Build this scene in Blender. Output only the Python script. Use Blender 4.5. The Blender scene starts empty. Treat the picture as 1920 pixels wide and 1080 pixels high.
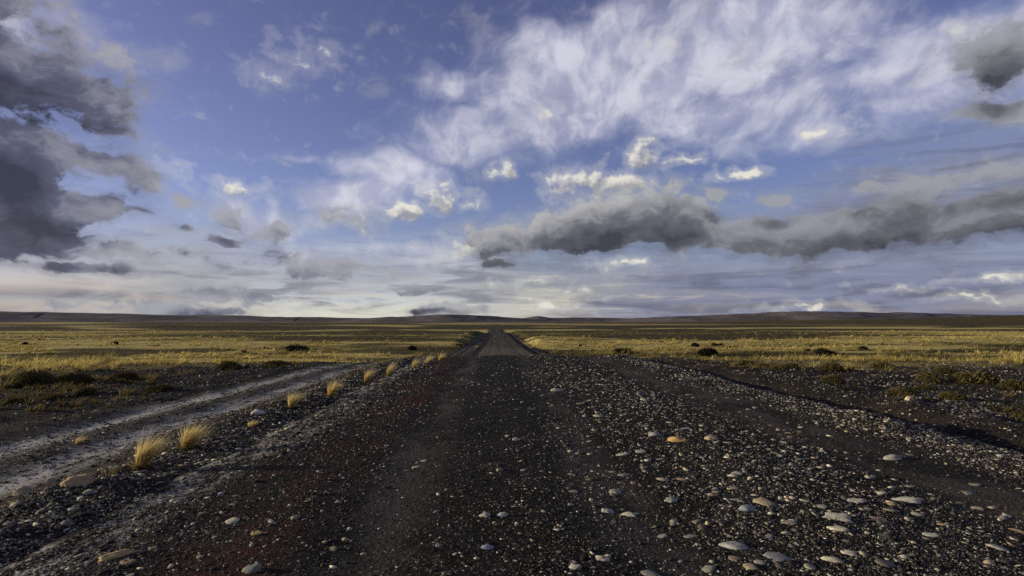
import bpy, bmesh, math
import numpy as np
from mathutils import Vector

# ------------------------------------------------------------------ scene, camera, light
sc = bpy.context.scene
COL = sc.collection
D2R = math.radians
SUN_AZ, SUN_EL = -84.0, 8.5          # degrees, azimuth clockwise from the road's direction (+Y)

cam_d = bpy.data.cameras.new('camera')
cam_d.sensor_width = 36.0
cam_d.lens = 20.0
cam_d.clip_start = 0.05
cam_d.clip_end = 60000.0
cam = bpy.data.objects.new('camera', cam_d)
COL.objects.link(cam)
cam.location = (0.0, 0.0, 1.5)
cam.rotation_euler = (D2R(90 + 3.38), 0.0, D2R(-1.61))
sc.camera = cam

vs = sc.view_settings
vs.view_transform = 'Standard'; vs.look = 'None'; vs.gamma = 1.0; vs.use_curve_mapping = False
vs.exposure = 0.0
sc.render.engine = 'CYCLES'
sc.cycles.use_adaptive_sampling = True
sc.cycles.adaptive_threshold = 0.015
sc.cycles.adaptive_min_samples = 16
sc.cycles.use_denoising = False
sc.cycles.max_bounces = 4
sc.cycles.diffuse_bounces = 2

sun_d = bpy.data.lights.new('sun', 'SUN')
sun_d.energy = 5.0
sun_d.angle = D2R(0.6)
sun_d.color = (1.0, 0.88, 0.66)
sun = bpy.data.objects.new('sun', sun_d)
COL.objects.link(sun)
_a, _e = D2R(SUN_AZ), D2R(SUN_EL)
sun_vec = Vector((math.sin(_a) * math.cos(_e), math.cos(_a) * math.cos(_e), math.sin(_e)))
sun.rotation_euler = sun_vec.to_track_quat('Z', 'Y').to_euler()

# ------------------------------------------------------------------ node helpers
class NT:
    """small wrapper to write node trees as expressions"""
    def __init__(s, tree):
        s.t = tree; s.n = tree.nodes; s.l = tree.links
    def put(s, sock, v):
        if isinstance(v, bpy.types.NodeSocket): s.l.new(v, sock)
        else:
            try: sock.default_value = v
            except Exception: sock.default_value = tuple(v)[:len(sock.default_value)]
    def m(s, op, a, b=0.0, c=0.0, clamp=False):
        n = s.n.new('ShaderNodeMath'); n.operation = op; n.use_clamp = clamp
        s.put(n.inputs[0], a); s.put(n.inputs[1], b); s.put(n.inputs[2], c)
        return n.outputs[0]
    def v(s, op, a, b=(0, 0, 0), c=(0, 0, 0), out=0):
        n = s.n.new('ShaderNodeVectorMath'); n.operation = op
        s.put(n.inputs[0], a); s.put(n.inputs[1], b)
        if len(n.inputs) > 2 and op in ('MULTIPLY_ADD',): s.put(n.inputs[2], c)
        return n.outputs[1] if op in ('LENGTH', 'DISTANCE', 'DOT_PRODUCT') else n.outputs[0]
    def xyz(s, x, y, z=0.0):
        n = s.n.new('ShaderNodeCombineXYZ'); s.put(n.inputs[0], x); s.put(n.inputs[1], y); s.put(n.inputs[2], z)
        return n.outputs[0]
    def sep(s, v):
        n = s.n.new('ShaderNodeSeparateXYZ'); s.put(n.inputs[0], v); return n.outputs
    def noise(s, vec, scale, detail=4.0, rough=0.5, lac=2.0, dist=0.0, dims='3D', col=False):
        n = s.n.new('ShaderNodeTexNoise'); n.noise_dimensions = dims
        s.put(n.inputs['Vector'], vec); s.put(n.inputs['Scale'], scale); s.put(n.inputs['Detail'], detail)
        s.put(n.inputs['Roughness'], rough); s.put(n.inputs['Lacunarity'], lac); s.put(n.inputs['Distortion'], dist)
        return n.outputs['Color' if col else 'Fac']
    def noise2(s, *a, **k): return s.noise(*a, dims='2D', **k)
    def voro(s, vec, scale, feat='F1', rnd=1.0):
        n = s.n.new('ShaderNodeTexVoronoi'); n.feature = feat
        s.put(n.inputs['Vector'], vec); s.put(n.inputs['Scale'], scale); s.put(n.inputs['Randomness'], rnd)
        return n.outputs
    def ss(s, x, lo, hi, a=0.0, b=1.0, kind='SMOOTHSTEP'):
        n = s.n.new('ShaderNodeMapRange'); n.interpolation_type = kind
        s.put(n.inputs[0], x); s.put(n.inputs[1], lo); s.put(n.inputs[2], hi); s.put(n.inputs[3], a); s.put(n.inputs[4], b)
        return n.outputs[0]
    def mix(s, f, a, b, blend='MIX'):
        n = s.n.new('ShaderNodeMix'); n.data_type = 'RGBA'; n.blend_type = blend
        s.put(n.inputs[0], f); s.put(n.inputs[6], rgba(a)); s.put(n.inputs[7], rgba(b))
        return n.outputs[2]
    def curve(s, x, pts):
        n = s.n.new('ShaderNodeFloatCurve')
        s.put(n.inputs[1], x)
        c = n.mapping.curves[0]
        pts = sorted(pts)
        c.points[0].location = pts[0]; c.points[1].location = pts[-1]
        for p in pts[1:-1]: c.points.new(*p)
        n.mapping.extend = 'HORIZONTAL'
        n.mapping.update()
        return n.outputs[0]
    def maxl(s, lst):
        r = lst[0]
        for q in lst[1:]: r = s.m('MAXIMUM', r, q)
        return r

def rgba(c):
    if isinstance(c, bpy.types.NodeSocket): return c
    return (c[0], c[1], c[2], 1.0)

# ------------------------------------------------------------------ world: Nishita sky with cloud layers
# Everything is laid out by compass direction: az (radians from the road's direction, + to the right), el (radians up).
world = bpy.data.worlds.new('World'); sc.world = world
world.use_nodes = True
world.node_tree.nodes.clear()
W = NT(world.node_tree)
SKY_STRENGTH = 0.10
K = 1.0 / SKY_STRENGTH
sky = W.n.new('ShaderNodeTexSky'); sky.sky_type = 'NISHITA'; sky.sun_disc = False
sky.sun_elevation = D2R(SUN_EL); sky.sun_rotation = D2R(SUN_AZ)
sky.air_density = 1.0; sky.dust_density = 0.6; sky.ozone_density = 2.5
dirv = W.n.new('ShaderNodeTexCoord').outputs['Generated']
dx, dy, dz = W.sep(dirv)
AZ = W.m('ARCTAN2', dx, dy)
EL = W.m('ARCSINE', W.m('MAXIMUM', W.m('MINIMUM', dz, 1.0), -1.0))
# inside the direction the road runs the clouds are charted; all round the rest of the sky they go on as free broken cloud
CHART = W.m('MULTIPLY', W.ss(W.m('ABSOLUTE', AZ), 0.85, 1.1, 1.0, 0.0), W.ss(EL, 0.60, 0.80, 1.0, 0.0))

def curve_az(g, az, pts):      # pts: (az, el) -> el as a function of az
    return g.m('SUBTRACT', g.curve(g.m('MULTIPLY_ADD', az, 0.4774, 0.5), [((a + 1.0473) * 0.4774, min(max(e + 0.1, 0), 1)) for a, e in pts]), 0.1)
def curve_el(g, el, pts):      # pts: (az, el) -> az as a function of el
    return g.m('MULTIPLY', g.m('SUBTRACT', g.curve(g.m('ADD', el, 0.1), [(e + 0.1, (a + 1.0473) * 0.4774) for a, e in pts]), 0.5), 2.0946)
def _blob_group():
    t = bpy.data.node_groups.new('cloud_lump', 'ShaderNodeTree')
    for nm, ty in (('below', 'NodeSocketFloat'), ('direction', 'NodeSocketVector'), ('scale', 'NodeSocketVector'), ('offset', 'NodeSocketVector'), ('amount', 'NodeSocketFloat')):
        t.interface.new_socket(nm, in_out='INPUT', socket_type=ty)
    t.interface.new_socket('density', in_out='OUTPUT', socket_type='NodeSocketFloat')
    q = NT(t); i = t.nodes.new('NodeGroupInput').outputs; o = t.nodes.new('NodeGroupOutput')
    l = q.v('LENGTH', q.v('MULTIPLY_ADD', i[1], i[2], i[3]))
    t.links.new(q.m('MAXIMUM', i[0], q.m('MULTIPLY', q.m('SUBTRACT', 1.0, l), i[4])), o.inputs[0])
    return t
LUMP = _blob_group()
def blobs(g, p, lst, start=-1.0):
    r = start
    for az, el, rx, ry, amp in lst:
        n = g.n.new('ShaderNodeGroup'); n.node_tree = LUMP
        g.put(n.inputs[0], r); g.put(n.inputs[1], p); n.inputs[2].default_value = (1 / rx, 1 / ry, 0)
        n.inputs[3].default_value = (-az / rx, -el / ry, 0); n.inputs[4].default_value = amp
        r = n.outputs[0]
    return r

# ---- shared noises; lit() fields are read twice, the second time a step towards the light
def warped(g, p, scale, amount, sx, sy):
    w = g.v('SUBTRACT', g.noise2(p, scale, 3.0, 0.55, col=True), (0.5, 0.5, 0.5))
    return g.v('MULTIPLY_ADD', w, (amount * sx, amount * sy, 0.0), p)
def dark_noise(p):
    pw = warped(W, p, 12.0, 0.075, 1.0, 0.55)
    a = W.noise2(W.v('MULTIPLY', pw, (1.0, 1.7, 1.0)), 12.0, 9.0, 0.64)
    b = W.noise2(W.v('MULTIPLY', p, (1.0, 1.9, 1.0)), 4.5, 2.0, 0.5)
    return pw, W.m('ADD', W.m('MULTIPLY_ADD', a, 3.4, -1.70), W.m('MULTIPLY_ADD', b, 1.2, -0.60))
def puff_noise(p):
    pw = warped(W, p, 20.0, 0.07, 1.0, 0.6)
    a = W.noise2(W.v('MULTIPLY', p, (1.0, 1.35, 1.0)), 30.0, 5.0, 0.55, dist=0.25)
    return pw, W.m('MULTIPLY_ADD', a, 2.8, -1.45)
P = W.xyz(AZ, EL)
P_dk = W.v('ADD', P, (0.004, 0.036, 0.0))
P_pf = W.v('ADD', P, (-0.008, 0.014, 0.0))

DARKS = [
        (0.0328, 0.1459, 0.0847, 0.0371, 1.40), (-0.4483, 0.0449, 0.0478, 0.0150, 1.50), (-0.3832, 0.0421, 0.0287, 0.0069, 1.50), (-0.4586, 0.0141, 0.0603, 0.0091, 1.50), (-0.5254, 0.0103, 0.0318, 0.0056, 1.50), (-0.5484, 0.1006, 0.0756, 0.0172, 1.50), (-0.6172, 0.0772, 0.0882, 0.0105, 1.20), (-0.4366, 0.1656, 0.0369, 0.0165, 1.12), (-0.3777, 0.1428, 0.0348, 0.0120, 1.20), (-0.4491, 0.1257, 0.0188, 0.0083, 1.35), (-0.4875, 0.1410, 0.0181, 0.0057, 1.05), (-0.4994, 0.1818, 0.0208, 0.0127, 0.90), (-0.5753, 0.2191, 0.0458, 0.0307, 1.12), (-0.5903, 0.2784, 0.0331, 0.0160, 0.90), (-0.0838, 0.0214, 0.0857, 0.0093, 1.50), (-0.1301, 0.0518, 0.0637, 0.0056, 1.50), (0.3740, 0.2131, 0.0340, 0.0120, 0.95), (0.4644, 0.1972, 0.0246, 0.0092, 0.95), (0.5735, 0.1926, 0.0313, 0.0094, 0.95), (-0.3068, 0.0867, 0.1300, 0.0194, 0.98), (-0.0001, 0.0992, 0.0263, 0.0093, 1.05), (0.7417, 0.3469, 0.0653, 0.0374, 1.65), (0.7764, 0.2783, 0.0815, 0.0202, 1.80), (0.7016, 0.1997, 0.0751, 0.0172, 0.83), (-0.5907, 0.0213, 0.1746, 0.0145, 0.75), (-0.2614, 0.1711, 0.0502, 0.0151, 0.75)]
CORES = [
        (0.0423, 0.1431, 0.0752, 0.0334, 0.90), (-0.6838, 0.3073, 0.1616, 0.0396, 1.20), (-0.5946, 0.3103, 0.0592, 0.0171, 0.90), (-0.6912, 0.2202, 0.1120, 0.0409, 1.20), (-0.6496, 0.1592, 0.1124, 0.0432, 1.20), (-0.7030, 0.1139, 0.0842, 0.0312, 1.00), (0.0658, 0.1430, 0.0843, 0.0315, 1.00), (0.1689, 0.1602, 0.1785, 0.0493, 1.35), (0.2958, 0.1784, 0.1022, 0.0390, 1.00), (0.4533, 0.1263, 0.1040, 0.0221, 0.90), (0.5505, 0.1283, 0.0936, 0.0274, 0.90), (0.6385, 0.1444, 0.1108, 0.0334, 1.10), (0.7499, 0.1465, 0.0883, 0.0348, 1.20), (0.7633, 0.3409, 0.0739, 0.0318, 0.90), (0.7764, 0.2783, 0.0718, 0.0157, 0.90)]
PUFFL = [
        (-0.1817, 0.1872, 0.0237, 0.0162, 1.45), (-0.1545, 0.1972, 0.0276, 0.0198, 1.45), (-0.1084, 0.2078, 0.0280, 0.0235, 1.45), (-0.0899, 0.2201, 0.0131, 0.0127, 1.00), (-0.2571, 0.1749, 0.0370, 0.0115, 0.80), (-0.2252, 0.1620, 0.0142, 0.0117, 0.90), (0.0186, 0.2623, 0.0228, 0.0179, 1.45), (-0.0457, 0.2128, 0.0227, 0.0146, 0.80), (0.2554, 0.2795, 0.0305, 0.0225, 1.45), (0.1227, 0.2387, 0.0431, 0.0234, 1.45), (0.1696, 0.2464, 0.0425, 0.0196, 1.45), (0.2203, 0.2400, 0.0453, 0.0230, 1.45), (0.2109, 0.2180, 0.0544, 0.0161, 0.80), (0.4159, 0.2377, 0.0494, 0.0126, 1.45), (0.4161, 0.4114, 0.0309, 0.0167, 0.72), (0.3006, 0.4527, 0.0319, 0.0138, 0.64), (-0.3862, 0.3882, 0.0277, 0.0138, 0.60), (-0.3241, 0.4243, 0.0343, 0.0198, 0.48), (0.0873, 0.3549, 0.0209, 0.0145, 0.64), (0.7003, 0.3916, 0.0300, 0.0131, 0.80), (0.5373, 0.2887, 0.0300, 0.0077, 0.56), (-0.5184, 0.2271, 0.0168, 0.0132, 0.75), (-0.4264, 0.2121, 0.0358, 0.0115, 0.65), (-0.0565, 0.1241, 0.0620, 0.0167, 0.90), (0.2232, 0.1002, 0.0537, 0.0083, 0.90), (0.0563, 0.0683, 0.0468, 0.0075, 0.72), (0.1077, 0.0467, 0.0464, 0.0065, 0.72), (0.0983, 0.0261, 0.0409, 0.0047, 0.72), (0.6226, 0.0504, 0.0364, 0.0047, 0.72), (0.5077, 0.0241, 0.0502, 0.0050, 0.56), (0.7347, 0.0335, 0.0468, 0.0050, 0.64), (0.7246, 0.0575, 0.0323, 0.0043, 0.64), (0.3193, 0.2690, 0.0260, 0.0077, 0.70)]
CIRS = [
        (-0.0006, 0.3926, 0.1243, 0.0967, 0.90), (-0.0769, 0.3825, 0.0667, 0.0494, 0.70), (-0.0480, 0.2972, 0.1141, 0.0522, 1.20), (-0.2489, 0.2090, 0.1173, 0.0316, 0.90), (0.4667, 0.3432, 0.1841, 0.0538, 0.70), (0.6464, 0.3611, 0.1270, 0.0344, 0.80), (0.1610, 0.3304, 0.1461, 0.0510, 0.50), (-0.3270, 0.2551, 0.0597, 0.0118, 0.60), (-0.6873, 0.3888, 0.1344, 0.0437, 1.00), (0.6571, 0.3090, 0.1142, 0.0255, 0.70), (-0.4443, 0.1691, 0.1105, 0.0214, 0.60), (-0.2647, 0.1103, 0.2176, 0.0179, 0.55), (-0.6424, 0.1198, 0.0998, 0.0437, 0.60), (-0.1595, 0.2402, 0.1402, 0.0407, 1.10), (0.0281, 0.3675, 0.1613, 0.1374, 1.10), (-0.2661, 0.1947, 0.1071, 0.0298, 1.20), (-0.1412, 0.2498, 0.1219, 0.0389, 1.30), (-0.0291, 0.3326, 0.1239, 0.0762, 1.30), (-0.0485, 0.4001, 0.1053, 0.0569, 1.10), (0.0666, 0.4498, 0.1330, 0.0623, 1.00), (0.3423, 0.3345, 0.1920, 0.0568, 0.80), (0.5788, 0.3542, 0.1505, 0.0404, 1.00), (-0.3820, 0.1571, 0.1251, 0.0255, 0.80)]
def in_sector(b, lo, hi, m=1.9): return b[0] + b[2] * m > lo - 0.04 and b[0] - b[2] * m < hi + 0.04
def dark_density(pw, nz, lo, hi):
    """cloud body (edge) and dark core"""
    az_w, el_w, _ = W.sep(pw)
    parts = [-1.0]
    if lo < -0.25:      # left bank: its right-hand edge as a function of elevation
        edge = curve_el(W, el_w, [(-0.9416, -0.0090), (-0.9129, 0.0458), (-0.6750, 0.0844), (-0.6241, 0.1029), (-0.5884, 0.1361), (-0.5733, 0.1607), (-0.5872, 0.1933), (-0.6037, 0.2134), (-0.6288, 0.2314), (-0.6416, 0.2542), (-0.6304, 0.2728), (-0.6485, 0.2818), (-0.6068, 0.2984), (-0.5787, 0.3150), (-0.5832, 0.3486), (-0.5970, 0.3734), (-0.6230, 0.3941), (-0.6536, 0.4053), (-0.6671, 0.4460), (-0.6927, 0.5038)])
        parts.append(W.m('MINIMUM', W.m('MULTIPLY', W.m('SUBTRACT', edge, az_w), 9.0), 0.85))
    if hi > -0.12:      # long band on the right
        top = curve_az(W, az_w, [(-0.0659, 0.1240), (-0.0144, 0.1504), (0.0092, 0.1663), (0.0470, 0.1848), (0.0848, 0.1983), (0.1600, 0.2133), (0.2518, 0.2153), (0.3313, 0.2126), (0.3651, 0.1921), (0.3982, 0.1786), (0.4623, 0.1764), (0.5154, 0.1695), (0.5729, 0.1737), (0.6397, 0.1771), (0.7008, 0.1795), (0.7673, 0.1856), (0.8320, 0.2036)])
        bot = curve_az(W, az_w, [(-0.0660, 0.1518), (-0.0143, 0.1458), (0.0187, 0.1245), (0.1033, 0.1148), (0.1777, 0.1157), (0.2506, 0.1215), (0.3296, 0.1189), (0.4211, 0.1116), (0.4985, 0.0961), (0.5422, 0.0906), (0.5977, 0.0955), (0.6622, 0.1050), (0.7155, 0.1124), (0.7646, 0.1189), (0.8289, 0.1327)])
        parts.append(W.m('MINIMUM', W.m('MULTIPLY', W.m('MINIMUM', W.m('SUBTRACT', top, el_w), W.m('MULTIPLY', W.m('SUBTRACT', el_w, bot), 1.6)), 26.0), 0.80))
    body = blobs(W, pw, [b for b in DARKS if in_sector(b, lo, hi)], W.maxl(parts))
    core = blobs(W, pw, [b for b in CORES if in_sector(b, lo, hi)], 0.0)
    return W.m('ADD', W.m('MULTIPLY_ADD', core, 1.20, body), nz)
def puff_density(pw, nz, lo, hi):
    return W.m('ADD', blobs(W, pw, [b for b in PUFFL if in_sector(b, lo, hi)]), nz)

# ---- clear sky and the veils every direction shares
col = W.mix(1.0, sky.outputs[0], W.mix(W.ss(EL, 0.02, 0.55), (1.52, 1.24, 1.66), (1.66, 1.08, 1.40)), 'MULTIPLY')
strk = W.noise2(W.v('MULTIPLY', P, (1.0, 6.5, 1.0)), 4.2, 6.0, 0.56, dist=0.5)
strk2 = W.noise2(W.v('MULTIPLY', P, (1.0, 8.5, 1.0)), 7.0, 6.0, 0.58, dist=0.4)
vt = curve_az(W, AZ, [(-0.8027, 0.1032), (-0.7079, 0.1064), (-0.5943, 0.1242), (-0.4946, 0.1404), (-0.4206, 0.1375), (-0.2992, 0.1268), (-0.2122, 0.1210), (-0.1215, 0.1185), (-0.0284, 0.1243), (0.0658, 0.1430), (0.2056, 0.1501), (0.3389, 0.1541), (0.4622, 0.1722), (0.5468, 0.2449), (0.6306, 0.2851), (0.7054, 0.2984), (0.7719, 0.2959), (0.8583, 0.2848)])
veil = W.ss(W.m('SUBTRACT', vt, W.m('SUBTRACT', EL, W.m('MULTIPLY_ADD', strk, 0.16, -0.08))), -0.06, 0.11)
veil_a = W.m('MULTIPLY', veil, W.ss(strk, 0.25, 0.60, 0.55, 0.97))
veil_c = W.mix(W.ss(AZ, -0.05, 0.35), W.mix(W.ss(W.m('ABSOLUTE', W.m('ADD', AZ, 0.22)), 0.05, 0.32), (0.52 * K, 0.56 * K, 0.63 * K), (0.37 * K, 0.385 * K, 0.405 * K)), (0.215 * K, 0.24 * K, 0.36 * K))
veil_c = W.mix(W.ss(strk2, 0.44, 0.66, 0.0, 0.85), veil_c, W.mix(W.ss(AZ, -0.3, 0.3), (0.215 * K, 0.22 * K, 0.27 * K), (0.140 * K, 0.155 * K, 0.225 * K)))
hil = W.m('MULTIPLY', W.ss(strk2, 0.44, 0.30), W.m('MULTIPLY', W.ss(EL, 0.13, 0.05), W.ss(W.m('ABSOLUTE', W.m('SUBTRACT', AZ, 0.05)), 0.12, 0.5, 0.8, 0.1)))
veil_c = W.mix(hil, veil_c, (0.58 * K, 0.55 * K, 0.47 * K))
col = W.mix(veil_a, col, veil_c)
# clear pale gap under the stratus to the left of the road
gap = W.m('MULTIPLY', W.ss(W.m('MULTIPLY_ADD', strk2, 0.05, W.m('ADD', EL, -0.025)), 0.050, 0.010), W.ss(W.m('ABSOLUTE', W.m('ADD', AZ, 0.25)), 0.12, 0.5, 1.0, 0.0))
col = W.mix(W.m('MULTIPLY', gap, 0.8), col, (0.72 * K, 0.70 * K, 0.58 * K))

# cirrus fan, streaked along the wind
ca, sa = math.cos(0.45), math.sin(0.45)
cr = W.xyz(W.m('ADD', W.m('MULTIPLY', AZ, ca), W.m('MULTIPLY', EL, sa)), W.m('MULTIPLY', W.m('SUBTRACT', W.m('MULTIPLY', EL, ca), W.m('MULTIPLY', AZ, sa)), 1.55))
cwv = W.v('SUBTRACT', W.noise2(P, 5.0, 3.0, 0.5, col=True), (0.5, 0.5, 0.5))
crw = W.v('MULTIPLY_ADD', cwv, (0.15, 0.15, 0.0), cr)
Pc2 = W.v('MULTIPLY_ADD', cwv, (0.10, 0.10, 0.0), P)
c1 = W.noise2(crw, 4.2, 8.0, 0.55)
c2 = W.noise2(W.v('MULTIPLY', Pc2, (1.0, 1.0, 1.0)), 17.0, 6.0, 0.58)
Pw = W.v('MULTIPLY_ADD', cwv, (0.12, 0.09, 0.0), P)
pwx, pwy, _ = W.sep(Pw)
cnz = W.m('ADD', W.m('MULTIPLY_ADD', c1, 2.1, -1.05), W.m('MULTIPLY_ADD', c2, 0.5, -0.25))
cir_c = W.mix(W.ss(c2, 0.35, 0.65), (0.44 * K, 0.455 * K, 0.60 * K), (0.66 * K, 0.66 * K, 0.76 * K))

puff0, puff1 = puff_noise(P), puff_noise(P_pf)
dark0, dark1 = dark_noise(P), dark_noise(P_dk)
def charted(lo, hi):
    """colour of the sky between two compass directions, clouds included"""
    c = col
    ct = curve_az(W, pwx, [(-0.3972, 0.1305), (-0.3341, 0.1964), (-0.2667, 0.2254), (-0.1963, 0.2648), (-0.1325, 0.2988), (-0.1098, 0.3727), (-0.0914, 0.4232), (-0.0488, 0.4648), (0.0088, 0.4971), (0.1054, 0.5336), (0.2106, 0.5637), (0.4323, 0.5473), (0.6512, 0.4810), (0.7779, 0.4276)])
    cb = curve_az(W, pwx, [(-0.3967, 0.1135), (-0.3338, 0.1818), (-0.2659, 0.1815), (-0.1954, 0.1983), (-0.1225, 0.2308), (-0.0479, 0.2795), (0.0186, 0.2936), (0.1042, 0.3104), (0.1793, 0.2860), (0.2971, 0.2576), (0.4245, 0.2553), (0.5396, 0.2459), (0.6426, 0.2607), (0.7042, 0.2671), (0.7711, 0.2763)])
    parts = [W.m('MINIMUM', W.m('MULTIPLY', W.m('MINIMUM', W.m('SUBTRACT', ct, pwy), W.m('SUBTRACT', pwy, cb)), 7.0), 0.45)]
    cf = W.m('MINIMUM', blobs(W, Pw, [b for b in CIRS if in_sector(b, lo, hi)], parts[0]), 0.75)
    cf = W.m('ADD', W.m('MULTIPLY', cf, CHART), W.m('MULTIPLY', W.m('SUBTRACT', 1.0, CHART), -0.05))
    c = W.mix(W.ss(W.m('ADD', cf, cnz), -0.20, 0.95, 0.0, 0.95), c, cir_c)
    d0 = puff_density(*puff0, lo, hi); d1 = puff_density(*puff1, lo, hi)
    pa = W.m('MULTIPLY', W.m('MAXIMUM', W.ss(d0, -0.15, 0.95), W.ss(d0, -0.85, 0.1, 0.0, 0.22)), W.ss(EL, 0.60, 0.80, 0.95, 0.0))
    # light reaches a point the less, the more cloud lies between it and the light
    pc = W.mix(W.ss(d1, -0.35, 1.05), (0.80 * K, 0.77 * K, 0.69 * K), (0.33 * K, 0.33 * K, 0.36 * K))
    pc = W.mix(W.ss(EL, 0.30, 0.42, 0.0, 0.55), pc, (0.45 * K, 0.46 * K, 0.57 * K))
    c = W.mix(pa, c, pc)
    d0 = dark_density(*dark0, lo, hi); d1 = dark_density(*dark1, lo, hi)
    da = W.m('MAXIMUM', W.ss(d0, -0.18, 0.55), W.ss(d0, -0.85, 0.15, 0.0, 0.34))
    right = W.ss(AZ, -0.35, 0.2)
    top_c = W.mix(right, (0.36 * K, 0.365 * K, 0.41 * K), W.mix(W.ss(AZ, 0.22, 0.42), (0.46 * K, 0.455 * K, 0.45 * K), (0.33 * K, 0.34 * K, 0.38 * K)))
    mid_c = W.mix(right, (0.125 * K, 0.132 * K, 0.19 * K), (0.175 * K, 0.18 * K, 0.205 * K))
    low_c = W.mix(right, (0.038 * K, 0.040 * K, 0.060 * K), (0.050 * K, 0.052 * K, 0.066 * K))
    sh = W.m('ADD', W.m('MULTIPLY', d1, 0.75), W.m('MULTIPLY', d0, 0.25))
    dc = W.mix(W.ss(sh, 0.40, 1.75, kind='LINEAR'), W.mix(W.ss(sh, -0.50, 0.75, kind='LINEAR'), top_c, mid_c), low_c)
    return W.mix(W.m('MULTIPLY', da, 0.96), c, dc)
def background(c):
    n = W.n.new('ShaderNodeBackground'); W.put(n.inputs[0], c); n.inputs[1].default_value = SKY_STRENGTH
    return n.outputs[0]
def either(az, a, b):       # a left of the compass direction az, b right of it
    n = W.n.new('ShaderNodeMixShader'); W.put(n.inputs[0], W.m('GREATER_THAN', AZ, az)); W.put(n.inputs[1], a); W.put(n.inputs[2], b)
    return n.outputs[0]
S = [background(charted(a, b)) for a, b in ((-1.15, -0.40), (-0.40, -0.12), (-0.12, 0.10), (0.10, 0.38), (0.38, 1.15))]
inner = either(-0.12, either(-0.40, S[0], S[1]), either(0.10, S[2], either(0.38, S[3], S[4])))
# round the rest of the horizon the same veils go on under broken cloud
free_d = W.m('MULTIPLY', dark0[1], 0.6)
free = W.mix(W.ss(W.m('ADD', cnz, -0.05), -0.20, 0.95, 0.0, 0.95), col, cir_c)
fa = W.m('MULTIPLY', W.ss(W.m('ADD', free_d, -0.25), -0.12, 0.45), 0.9)
free = W.mix(fa, free, (0.20 * K, 0.20 * K, 0.23 * K))
outer = background(free)
won = W.n.new('ShaderNodeOutputWorld')
mxw = W.n.new('ShaderNodeMixShader')
W.put(mxw.inputs[0], W.m('MULTIPLY', W.ss(W.m('ABSOLUTE', AZ), 0.95, 1.15, 1.0, 0.0), W.ss(EL, 0.62, 0.80, 1.0, 0.0)))
W.put(mxw.inputs[1], outer); W.put(mxw.inputs[2], inner)
W.l.new(mxw.outputs[0], won.inputs[0])
world.cycles.sampling_method = 'NONE'

# ------------------------------------------------------------------ numpy noise and the lie of the land
def _hash(ix, iy, seed):
    h = (ix.astype(np.int64) * 374761393 + iy.astype(np.int64) * 668265263 + seed * 974634541) & 0xFFFFFFFF
    h = ((h ^ (h >> 13)) * 1274126177) & 0xFFFFFFFF
    return ((h ^ (h >> 16)) & 0xFFFFFF) / float(0xFFFFFF)
def vnoise(x, y, seed=0):
    x = np.asarray(x, float); y = np.asarray(y, float)
    ix = np.floor(x); iy = np.floor(y); fx = x - ix; fy = y - iy
    fx = fx * fx * fx * (fx * (fx * 6 - 15) + 10); fy = fy * fy * fy * (fy * (fy * 6 - 15) + 10)
    a = _hash(ix, iy, seed); b = _hash(ix + 1, iy, seed); c = _hash(ix, iy + 1, seed); d = _hash(ix + 1, iy + 1, seed)
    return (a + (b - a) * fx) * (1 - fy) + (c + (d - c) * fx) * fy - 0.5
def fbm(x, y, seed=0, octv=4, gain=0.5):
    r = 0; a = 1.0
    for o in range(octv):
        r = r + a * vnoise(x * 2 ** o + o * 17.3, y * 2 ** o - o * 9.1, seed + o); a *= gain
    return r
def sst(x, lo, hi):
    t = np.clip((np.asarray(x, float) - lo) / (hi - lo), 0, 1); return t * t * (3 - 2 * t)
_py = np.array([-400, -60, -10, 0, 18, 24, 27, 33, 42, 58, 75, 90, 110, 170, 300, 370, 450, 520, 600, 800, 1000, 1300, 1500, 1700, 2500, 6000, 12000, 40000.])
_pz = np.array([-8, -1.2, -.05, 0, 0, 0, -.10, -.70, -1.5, -2.5, -3.15, -3.5, -3.85, -4.2, -4.35, -5.6, -7.6, -8.2, -7.9, -6.4, -5.5, -5.2, -6.2, -7.0, -6.5, -4, 6, 20.])
_ty = np.sinh(np.linspace(np.arcsinh(-40.), np.arcsinh(4000.), 1600)) * 10
_tz = np.interp(_ty, _py, _pz)
for _ in range(5): _tz[1:-1] = (_tz[:-2] + 2 * _tz[1:-1] + _tz[2:]) / 4
def prof(r): return np.interp(r, _ty, _tz)
def seg_ridge(x, y, x0, y0, x1, y1, h0, h1, w0, w1):
    dx, dy = x1 - x0, y1 - y0
    t = np.clip(((x - x0) * dx + (y - y0) * dy) / (dx * dx + dy * dy), 0, 1)
    d = np.hypot(x - x0 - t * dx, y - y0 - t * dy)
    return (h0 + (h1 - h0) * t) * np.exp(-(d / (w0 + (w1 - w0) * t)) ** 2)
def base_h(x, y):
    x = np.asarray(x, float); y = np.asarray(y, float)
    r = np.where(y > -10, np.sqrt(np.maximum(y, 0) ** 2 + (0.55 * x) ** 2), y)
    z = prof(r)
    off = sst(np.abs(x - 1.3), 9, 40)
    z = z + 0.40 * fbm(x / 26, y / 20, 3, 3) * sst(r, 20, 70) * off
    z = z + 1.6 * fbm(x / 300, y / 130, 5, 3) * sst(r, 90, 400) * sst(np.abs(x), 20, 160)
    z = z + 9.0 * fbm(x / 2600, y / 900, 7, 4) * sst(r, 900, 3500) * sst(np.abs(x), 100, 600)
    z = z + seg_ridge(x, y, 420, 2500, 1500, 1250, 6, 24, 120, 170) + seg_ridge(x, y, 1500, 1250, 5200, 900, 24, 40, 170, 400)
    z = z + seg_ridge(x, y, 150, 900, 1200, 620, 1.5, 4, 40, 60)
    z = z + seg_ridge(x, y, -140, 900, -900, 480, 2.0, 4.5, 50, 60) + seg_ridge(x, y, -400, 1900, -3200, 1400, 5, 12, 120, 200)
    return z
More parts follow.
